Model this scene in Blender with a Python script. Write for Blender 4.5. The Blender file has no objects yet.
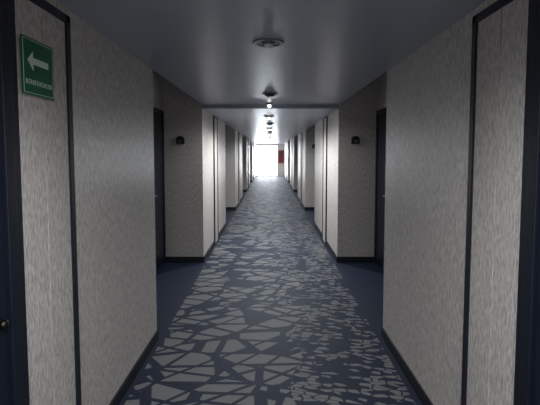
import bpy, bmesh, math
from mathutils import Vector, Matrix
S=bpy.context.scene
COL=S.collection
S.view_settings.view_transform='Standard'
S.view_settings.look='None'

# ---------------- materials ----------------
def newmat(name):
    m=bpy.data.materials.new(name); m.use_nodes=True
    nt=m.node_tree; b=nt.nodes['Principled BSDF']
    return m,nt,b
def simple(name,col,rough=.5,metal=0,emit=None,es=0,spec=.5):
    m,nt,b=newmat(name)
    b.inputs['Base Color'].default_value=(*col,1)
    b.inputs['Roughness'].default_value=rough
    b.inputs['Metallic'].default_value=metal
    b.inputs['Specular IOR Level'].default_value=spec
    if emit:
        b.inputs['Emission Color'].default_value=(*emit,1)
        b.inputs['Emission Strength'].default_value=es
    return m
def N(nt,t,**k):
    n=nt.nodes.new(t)
    for a,v in k.items(): setattr(n,a,v)
    return n
def math_(nt,op,a,b=None,c=None):
    n=nt.nodes.new('ShaderNodeMath'); n.operation=op
    for i,v in enumerate((a,b,c)):
        if v is None: continue
        if isinstance(v,(int,float)): n.inputs[i].default_value=v
        else: nt.links.new(v,n.inputs[i])
    return n.outputs[0]
def mixc(nt,f,a,b):
    n=nt.nodes.new('ShaderNodeMix'); n.data_type='RGBA'
    if isinstance(f,(int,float)): n.inputs[0].default_value=f
    else: nt.links.new(f,n.inputs[0])
    for i,v in ((6,a),(7,b)):
        if isinstance(v,tuple): n.inputs[i].default_value=(*v,1)
        else: nt.links.new(v,n.inputs[i])
    return n.outputs[2]
def ramp(nt,v,lo,hi):
    n=nt.nodes.new('ShaderNodeMapRange'); n.interpolation_type='SMOOTHSTEP'
    nt.links.new(v,n.inputs[0]); n.inputs[1].default_value=lo; n.inputs[2].default_value=hi
    return n.outputs[0]
def coords(nt,scale,loc=(0,0,0),rot=(0,0,0)):
    tc=N(nt,'ShaderNodeTexCoord'); mp=N(nt,'ShaderNodeMapping')
    mp.inputs['Scale'].default_value=scale; mp.inputs['Location'].default_value=loc; mp.inputs['Rotation'].default_value=rot
    nt.links.new(tc.outputs['Object'],mp.inputs[0]); return mp.outputs[0]
def noise(nt,vec,scale,detail=3,rough=.5):
    n=N(nt,'ShaderNodeTexNoise'); nt.links.new(vec,n.inputs['Vector'])
    n.inputs['Scale'].default_value=scale; n.inputs['Detail'].default_value=detail; n.inputs['Roughness'].default_value=rough
    return n.outputs['Fac']

def wallpaper():
    m,nt,b=newmat('textured_vinyl_wallpaper')
    v=coords(nt,(1,1,.15)); v2=coords(nt,(1,1,.26))
    s1=noise(nt,v,180,4,.65)
    s2=noise(nt,v2,80,3,.6)
    s3=noise(nt,coords(nt,(1,1,.6)),1.3,2)
    f=math_(nt,'ADD',math_(nt,'MULTIPLY',s1,.6),math_(nt,'MULTIPLY',s2,.4))
    g=ramp(nt,f,.38,.60)
    c=mixc(nt,g,(.365,.335,.31),(.70,.665,.63))
    c=mixc(nt,math_(nt,'MULTIPLY',s3,.2),c,(.50,.465,.435))
    nt.links.new(c,b.inputs['Base Color'])
    b.inputs['Roughness'].default_value=.4
    bp=N(nt,'ShaderNodeBump'); bp.inputs['Strength'].default_value=1; bp.inputs['Distance'].default_value=.007
    nt.links.new(f,bp.inputs['Height']); nt.links.new(bp.outputs[0],b.inputs['Normal'])
    return m
WALL=wallpaper()

def ceilmat():
    m,nt,b=newmat('satin_ceiling_paint')
    f=noise(nt,coords(nt,(1,1,1)),3,4)
    c=mixc(nt,f,(.33,.37,.44),(.38,.42,.49)); nt.links.new(c,b.inputs['Base Color'])
    b.inputs['Roughness'].default_value=.32
    bp=N(nt,'ShaderNodeBump'); bp.inputs['Strength'].default_value=.2; bp.inputs['Distance'].default_value=.01
    nt.links.new(noise(nt,coords(nt,(1,1,1)),9,4),bp.inputs['Height']); nt.links.new(bp.outputs[0],b.inputs['Normal'])
    return m
CEIL=ceilmat()

def carpet():
    m,nt,b=newmat('patterned_carpet')
    L=nt.links
    def vor(scale,feature,mapsc,loc=(0,0,0),rot=(0,0,0)):
        n=N(nt,'ShaderNodeTexVoronoi'); n.voronoi_dimensions='2D'; n.feature=feature
        n.inputs['Scale'].default_value=scale; n.inputs['Randomness'].default_value=1
        r1=N(nt,'ShaderNodeVectorRotate'); r1.rotation_type='Z_AXIS'; r1.inputs['Angle'].default_value=rot[2]
        tc=N(nt,'ShaderNodeTexCoord'); L.new(tc.outputs['Object'],r1.inputs['Vector'])
        mp=N(nt,'ShaderNodeMapping'); mp.inputs['Scale'].default_value=mapsc; mp.inputs['Location'].default_value=loc
        L.new(r1.outputs[0],mp.inputs[0]); L.new(mp.outputs[0],n.inputs['Vector']); return n
    tc=N(nt,'ShaderNodeTexCoord'); sx=N(nt,'ShaderNodeSeparateXYZ'); L.new(tc.outputs['Object'],sx.inputs[0])
    X,Y=sx.outputs[0],sx.outputs[1]
    a=vor(3.5,'DISTANCE_TO_EDGE',(.6,1.8,1),(0,0,0),(0,0,.18)); ac=vor(3.5,'F1',(.6,1.8,1),(0,0,0),(0,0,.18))
    sc=N(nt,'ShaderNodeSeparateColor'); L.new(ac.outputs['Color'],sc.inputs[0])
    b2=vor(3.1,'DISTANCE_TO_EDGE',(.5,1.6,1),(3.3,1.7,0),(0,0,-.75)); bc=vor(3.1,'F1',(.5,1.6,1),(3.3,1.7,0),(0,0,-.75))
    sc2=N(nt,'ShaderNodeSeparateColor'); L.new(bc.outputs['Color'],sc2.inputs[0])
    sh=math_(nt,'MULTIPLY',ramp(nt,a.outputs['Distance'],.084,.104),ramp(nt,b2.outputs['Distance'],.055,.073))
    sh=math_(nt,'MULTIPLY',sh,math_(nt,'GREATER_THAN',math_(nt,'FRACT',math_(nt,'ADD',math_(nt,'MULTIPLY',sc.outputs[0],3.1),math_(nt,'MULTIPLY',sc2.outputs[1],5.7))),.16))
    c=vor(19,'DISTANCE_TO_EDGE',(.6,1.5,1),rot=(0,0,.25)); cc=vor(19,'F1',(.6,1.5,1),rot=(0,0,.25))
    s2=N(nt,'ShaderNodeSeparateColor'); L.new(cc.outputs['Color'],s2.inputs[0])
    dens=noise(nt,coords(nt,(1.3,1,1)),2.2,2)
    fl=math_(nt,'MULTIPLY',ramp(nt,c.outputs['Distance'],.04,.12),math_(nt,'GREATER_THAN',math_(nt,'ADD',s2.outputs[0],math_(nt,'MULTIPLY',math_(nt,'SUBTRACT',dens,.5),1.6)),.55))
    wob=noise(nt,coords(nt,(1,1,1)),1.1,1)
    z=math_(nt,'ADD',X,math_(nt,'MULTIPLY',math_(nt,'SUBTRACT',wob,.5),1.5))
    zone=math_(nt,'LESS_THAN',z,.24)
    dens2=noise(nt,coords(nt,(1,1,1),(5,2,0)),1.4,2)
    pat=N(nt,'ShaderNodeMix'); L.new(zone,pat.inputs[0]); L.new(fl,pat.inputs[2]); L.new(sh,pat.inputs[3])
    p=math_(nt,'MULTIPLY',pat.outputs[0],math_(nt,'GREATER_THAN',dens2,.32))
    ax=math_(nt,'LESS_THAN',math_(nt,'ABSOLUTE',X),.93)
    p=math_(nt,'MULTIPLY',p,ax)
    pile=noise(nt,coords(nt,(1,1,1)),260,2)
    base=mixc(nt,pile,(.007,.011,.024),(.019,.027,.054))
    lt=mixc(nt,pile,(.115,.122,.125),(.255,.255,.248))
    col=mixc(nt,p,base,lt); L.new(col,b.inputs['Base Color'])
    b.inputs['Roughness'].default_value=.6
    b.inputs['Specular IOR Level'].default_value=.25
    b.inputs['Specular Tint'].default_value=(.65,.8,1,1)
    b.inputs['Sheen Weight'].default_value=.07
    b.inputs['Sheen Roughness'].default_value=.3
    b.inputs['Sheen Tint'].default_value=(.45,.65,1,1)
    bp=N(nt,'ShaderNodeBump'); bp.inputs['Strength'].default_value=.5; bp.inputs['Distance'].default_value=.004
    L.new(pile,bp.inputs['Height']); L.new(bp.outputs[0],b.inputs['Normal'])
    return m
CARPET=carpet()
NAVY=simple('navy_door_paint',(.006,.010,.022),.4)
FRAME=simple('navy_metal_frame',(.005,.008,.017),.4)
BASE=simple('black_vinyl_baseboard',(.005,.006,.012),.45)
STEEL=simple('brushed_steel',(.5,.5,.5),.3,1)
BRONZE=simple('dark_bronze',(.05,.045,.04),.4,1)
GREEN=simple('sign_green',(.008,.12,.05),.35)
WHITE=simple('sign_white',(.6,.70,.63),.4)
PLQ=simple('plaque_dark',(.02,.02,.025),.35)
TRIM=simple('grey_trim_metal',(.20,.21,.22),.35,.5)
LENS=simple('clear_lens_glass',(.8,.85,.9),.12)
DARKPL=simple('dark_plastic',(.03,.03,.035),.4)
RED=simple('red_enamel',(.16,.012,.018),.35)
ALU=simple('aluminium_frame',(.55,.55,.55),.4,.6)
BULB=simple('lamp_glass',(1,1,1),.3,0,(1,.98,.95),8)
PANE=simple('daylit_frosted_glass',(.9,.9,.9),.3,0,(.88,.94,1),14)

# ---------------- mesh helpers ----------------
def mk(name,parts,parent=None,bevel=0,loc=None,mats=None):
    bm=bmesh.new()
    for fn,mi in parts:
        n0=set(bm.faces); fn(bm)
        for f in bm.faces:
            if f not in n0: f.material_index=mi
    me=bpy.data.meshes.new(name); bm.normal_update(); bm.to_mesh(me); bm.free()
    for m in mats: me.materials.append(m)
    o=bpy.data.objects.new(name,me); COL.objects.link(o)
    if parent: o.parent=parent
    if loc: o.location=loc
    if bevel:
        md=o.modifiers.new('bev','BEVEL'); md.width=bevel; md.segments=2; md.limit_method='ANGLE'
    return o
def box(x0,x1,y0,y1,z0,z1):
    def f(bm):
        x=sorted((x0,x1));y=sorted((y0,y1));z=sorted((z0,z1))
        r=bmesh.ops.create_cube(bm,size=1)
        for v in r['verts']:
            v.co=Vector((x[v.co.x>0],y[v.co.y>0],z[v.co.z>0]))
    return f
def cyl(c,r1,r2,h,axis='z',seg=32):
    def f(bm):
        M=Matrix.Translation(Vector(c))
        if axis=='x': M=M@Matrix.Rotation(math.pi/2,4,'Y')
        if axis=='y': M=M@Matrix.Rotation(-math.pi/2,4,'X')
        bmesh.ops.create_cone(bm,cap_ends=True,segments=seg,radius1=r1,radius2=r2,depth=h,matrix=M)
    return f
def sph(c,r,sc=(1,1,1)):
    def f(bm):
        bmesh.ops.create_uvsphere(bm,u_segments=24,v_segments=14,radius=r,matrix=Matrix.Translation(Vector(c))@Matrix.Diagonal((*sc,1)))
    return f
def poly(pts,normal,th):
    def f(bm):
        vs=[bm.verts.new(p) for p in pts]; fc=bm.faces.new(vs)
        r=bmesh.ops.extrude_face_region(bm,geom=[fc])
        bmesh.ops.translate(bm,vec=Vector(normal)*th,verts=[g for g in r['geom'] if isinstance(g,bmesh.types.BMVert)])
        bmesh.ops.recalc_face_normals(bm,faces=bm.faces)
    return f
def empty(name,loc=(0,0,0)):
    e=bpy.data.objects.new(name,None); COL.objects.link(e); e.location=loc; e.empty_display_size=.1; return e

XL,XR=-.973,.985
RL,RR=-1.55,1.55
P=5.45; Y0=-3.0; YE=27.6
HT=2.75; C1=2.29; C2=2.235
rec=[(3.45+P*k,5.85+P*k) for k in range(4)]

mk('floor',[(box(-1.75,1.75,Y0-.1,YE+.2,-.1,0),0)],mats=[CARPET])
mk('ceiling',[(box(XL,XR,Y0,5.85,C1,HT),0),(box(XL,XR,5.85,YE,C2,HT),0),
   (box(-1.75,1.75,Y0-.1,YE+.2,HT,HT+.1),0)],mats=[CEIL])

for side,xi,xr,sg in (('left',XL,RL,-1),('right',XR,RR,1)):
    xo=1.75*sg
    parts=[]; bparts=[]
    ys=Y0
    for (a,b) in rec+[(YE,YE)]:
        if side=='left' and a<YE: a=a-.05
        parts.append((box(xi,xo,ys,a,0,HT),0))
        ys=b
    for a,b in rec:
        parts.append((box(xr,xo,a-.06,b,0,HT),0))
    mk('wall_'+side,parts,mats=[WALL])
    t=.012*-sg; hb=.085
    ys=Y0
    skips=[(.62,1.51)]+[(1.51+P*k,1.97+P*k) for k in range(5)]
    def seg(y0,y1):
        cur=y0
        for s0,s1 in skips:
            if s0>=y0 and s1<=y1:
                if s0>cur+.01: bparts.append((box(xi,xi+t,cur,s0,0,hb),0))
                cur=s1
        if y1>cur: bparts.append((box(xi,xi+t,cur,y1,0,hb),0))
    for (a,b) in rec+[(YE,YE)]:
        if side=='left' and a<YE: a=a-.05
        seg(ys,a); ys=b
        if a<YE:
            bparts.append((box(xi+t,xr,b-.012,b,0,hb),0))
            bparts.append((box(xr,xr+t,a,b-.012-.83,0,hb),0))
            bparts.append((box(xi+t,xr,a,a+.012,0,hb),0))
    mk('baseboard_'+side,bparts,mats=[BASE])

dn=[0]
def guest_door(xw,sg,y0,y1,hy,knob=False):
    dn[0]+=1
    e=empty('door_%d'%dn[0],(xw,(y0+y1)/2,0))
    i=-sg; yc=(y0+y1)/2; w=(y1-y0)/2; H=2.2
    j=.05
    mk('frame',[(box(0,i*.03,-w,-w+j,0,H),0),(box(0,i*.03,w-j,w,0,H),0),(box(0,i*.03,-w,w,H-j,H),0)],e,.003,mats=[FRAME])
    mk('leaf',[(box(0,i*.015,-w+j,w-j,.01,H-j),0)],e,.003,mats=[NAVY])
    y=hy-yc
    if knob:
        mk('knob',[(cyl((i*.02,y,1.0),.022,.022,.012,'x'),0),(cyl((i*.030,y,1.0),.009,.009,.02,'x'),0),(sph((i*.042,y,1.0),.017,(.8,1,1)),0)],e,mats=[BRONZE])
    else:
        mk('lever_handle',[(box(i*.015,i*.022,y-.035,y+.035,.93,1.17),0),(cyl((i*.04,y,1.04),.011,.011,.05,'x'),0),
            (box(i*.055,i*.07,y-.012,y+.12,1.03,1.05),0),(box(i*.022,i*.026,y-.02,y+.02,1.11,1.15),0)],e,.002,mats=[STEEL])
def shaft_door(xw,sg,y0,y1):
    dn[0]+=1
    e=empty('door_%d'%dn[0],(xw,(y0+y1)/2,0))
    i=-sg; w=(y1-y0)/2; H=2.245; j=.035
    mk('frame',[(box(0,i*.022,-w,-w+j,0,H),0),(box(0,i*.022,w-j,w,0,H),0),(box(0,i*.022,-w,w,H-j,H),0),(box(0,i*.008,-.01,.01,0,H-j),0)],e,0,mats=[FRAME])  # last box: dark strip added behind the leaf gap to imitate its shade
    mk('leaf_pair',[(box(0,i*.012,-w+j+.001,-.0035,.01,H-j-.002),0),(box(0,i*.012,.0035,w-j-.001,.01,H-j-.002),0)],e,0,mats=[WALL])

for k in range(5):
    shaft_door(XL,-1,1.51+P*k,1.97+P*k); shaft_door(XR,1,1.51+P*k,1.97+P*k)
guest_door(XL,-1,.62,1.5,1.385,True)
guest_door(XR,1,.62,1.5,.75,True)
for a,b in rec:
    guest_door(RL,-1,b-.83,b-.012,b-.83+.15+.02)
    guest_door(RR,1,b-.83,b-.012,b-.83+.15+.02)

for k,(a,b) in enumerate(rec):
    for sx_ in (-1.29,1.23):
        e=empty('room_number_plaque',(sx_,b-.001,1.785))
        pts=[(-.06,0,-.055),(.06,0,-.055),(.06,0,.01)]+[(.06*math.cos(t),0,.01+.05*math.sin(t)) for t in [math.pi*q/12 for q in range(1,12)]]+[(-.06,0,.01)]
        mk('backplate',[(poly(pts,(0,-1,0),.012),0)],e,mats=[PLQ])
        cu=bpy.data.curves.new('num','FONT'); cu.body=str(201+k*2+(1 if sx_>0 else 0)); cu.size=.04; cu.align_x='CENTER'; cu.extrude=.0005
        o=bpy.data.objects.new('tmp',cu); COL.objects.link(o)
        bpy.context.view_layer.update()
        me=bpy.data.meshes.new_from_object(o.evaluated_get(bpy.context.evaluated_depsgraph_get())); bpy.data.objects.remove(o)
        me.materials.clear(); me.materials.append(STEEL)
        t=bpy.data.objects.new('number',me); COL.objects.link(t); t.parent=e; t.location=(0,-.0128,-.03); t.rotation_euler=(math.pi/2,0,0)

e=empty('evacuation_route_sign',(XL+.0225,1.683,1.942))
w,h=.113,.112
mk('plate',[(box(0,.004,-w,w,-h,h),0)],e,.001,mats=[GREEN])
mk('standoff',[(cyl((-.0045,yy,zz),.006,.006,.009,'x',12),0) for yy in (-.09,.09) for zz in (-.09,.09)],e,mats=[STEEL])
bw=.0022; q=.007
mk('border',[(box(.004,.0048,-w+q,w-q,h-q-bw,h-q),0),(box(.004,.0048,-w+q,w-q,-h+q,-h+q+bw),0),
  (box(.004,.0048,-w+q,-w+q+bw,-h+q+bw,h-q-bw),0),(box(.004,.0048,w-q-bw,w-q,-h+q+bw,h-q-bw),0)],e,mats=[WHITE])
ap=[(-.078,.024),(-.04,.062),(-.04,.037),(.07,.037),(.07,.011),(-.04,.011),(-.04,-.014)]
mk('arrow',[(poly([(.004,y,z) for y,z in ap],(1,0,0),.001),0)],e,mats=[WHITE])
for i,tx in enumerate(['RUTA DE EVACUACION']):
    cu=bpy.data.curves.new('txt','FONT'); cu.body=tx; cu.size=.0235; cu.align_x='CENTER'; cu.extrude=.0004
    o=bpy.data.objects.new('tmp',cu); COL.objects.link(o); bpy.context.view_layer.update()
    me=bpy.data.meshes.new_from_object(o.evaluated_get(bpy.context.evaluated_depsgraph_get())); bpy.data.objects.remove(o)
    me.materials.clear(); me.materials.append(WHITE)
    wd=max(v.co.x for v in me.vertices)-min(v.co.x for v in me.vertices); s=.185/wd
    for v in me.vertices: v.co.x*=s; v.co.y*=1.2
    t=bpy.data.objects.new('lettering',me); COL.objects.link(t); t.parent=e; t.location=(.0046,0,-.070)
    t.rotation_euler=(math.pi/2,0,math.pi/2)

def lamp(y,zc,power=18,x=0,r=.09,col=(.95,.97,1),b=.024):
    e=empty('ceiling_lamp',(x,y,zc))
    mk('housing',[(cyl((0,0,-.008),r*.92,r,.016),0),(cyl((0,0,-.022),r*.5,r*.62,.012),1)],e,.002,mats=[TRIM,DARKPL])
    mk('bulb',[(sph((0,0,-.028-b*.5),b,(1,1,.9)),0)],e,mats=[BULB])
    l=bpy.data.lights.new('lamp_light','SPOT'); l.energy=power; l.spot_size=math.radians(172); l.spot_blend=.6; l.shadow_soft_size=.07; l.color=col
    lo=bpy.data.objects.new('lamp_light',l); COL.objects.link(lo); lo.parent=e; lo.location=(0,0,-.1)
def downlight(y,zc,x=0):
    e=empty('recessed_downlight',(x,y,zc))
    def ring(bm):
        prof=[(.098,0),(.098,-.004),(.092,-.009),(.076,-.009),(.070,-.003),(.070,0)]
        n=40; vs=[[bm.verts.new((r*math.cos(2*math.pi*k/n),r*math.sin(2*math.pi*k/n),z)) for r,z in prof] for k in range(n)]
        for k in range(n):
            for j in range(len(prof)-1):
                bm.faces.new((vs[k][j],vs[(k+1)%n][j],vs[(k+1)%n][j+1],vs[k][j+1]))
        bmesh.ops.recalc_face_normals(bm,faces=bm.faces)
    mk('trim_ring',[(ring,0)],e,mats=[TRIM])
    mk('well',[(cyl((0,0,-.002),.072,.072,.004),0)],e,mats=[DARKPL])
    mk('lens',[(cyl((0,0,-.010),.036,.042,.012),0),(sph((0,0,-.018),.028,(1,1,.8)),1)],e,.002,mats=[TRIM,LENS])
    mk('spring_clip',[(box(-.072,.072,-.004,.004,-.008,-.004),0),(box(-.004,.004,-.072,.072,-.008,-.004),0)],e,mats=[STEEL])
def detector(y,zc,x=0):
    e=empty('smoke_detector',(x,y,zc))
    mk('base',[(cyl((0,0,-.006),.085,.09,.012),0),(cyl((0,0,-.022),.05,.07,.02),1),(cyl((0,0,-.038),.03,.042,.012),0)],e,.002,mats=[TRIM,DARKPL])
lamp(.3,C1,power=120); lamp(-1.6,C1,power=160)
downlight(2.58,C1,-.01)
detector(4.75,C1,.0)
lamp(5.65,C1,power=55,x=-.01,r=.05)
for y,pw in ((7.0,135),(10.4,60),(13.2,110),(18.6,110),(24,110)):
    lamp(y,C2,power=pw,x=-.02)
detector(8.7,C2); detector(12,C2); detector(16.,C2)

mk('wall_end',[(box(.52,1.75,YE,YE+.15,0,HT),0),(box(-1.75,-.95,YE,YE+.15,0,HT),0),(box(-.95,.52,YE,YE+.15,2.16,HT),0)],mats=[WALL])
mk('wall_back',[(box(-1.75,1.75,Y0-.15,Y0,0,HT),0)],mats=[WALL])
e=empty('window_1',(-.215,YE,0))
fr=[]
for x in (-.735,-.245,.205,.695):
    fr.append((box(x,x+.04,.02,.08,0,2.16),0))
fr+= [(box(-.735,.735,.02,.08,0,.06),0),(box(-.735,.735,.02,.08,2.1,2.16),0)]
mk('frame',fr,e,.003,mats=[ALU])
mk('pane',[(box(-.73,.73,.05,.06,.03,2.13),0)],e,mats=[PANE])
e=empty('fire_hose_cabinet',(.76,YE+.002,1.35))
mk('box_body',[(box(-.18,.18,-.1,0,-.42,.42),0),(box(-.10,.10,-.106,-.1,0,.28),1),(box(.13,.15,-.12,-.1,-.25,-.15),1)],e,.006,mats=[RED,DARKPL])

w=bpy.data.worlds.new('world'); S.world=w; w.use_nodes=True
w.node_tree.nodes['Background'].inputs[0].default_value=(.5,.6,.8,1); w.node_tree.nodes['Background'].inputs[1].default_value=.3

cam=bpy.data.cameras.new('camera'); co=bpy.data.objects.new('camera',cam); COL.objects.link(co)
cam.lens=27; cam.sensor_width=36; cam.clip_start=.02
p=3.5
co.location=(0,0,1.6); co.rotation_euler=(math.radians(90-p),0,0)
cam.shift_y=-(49.5-405*math.tan(math.radians(p)))/540
S.camera=co
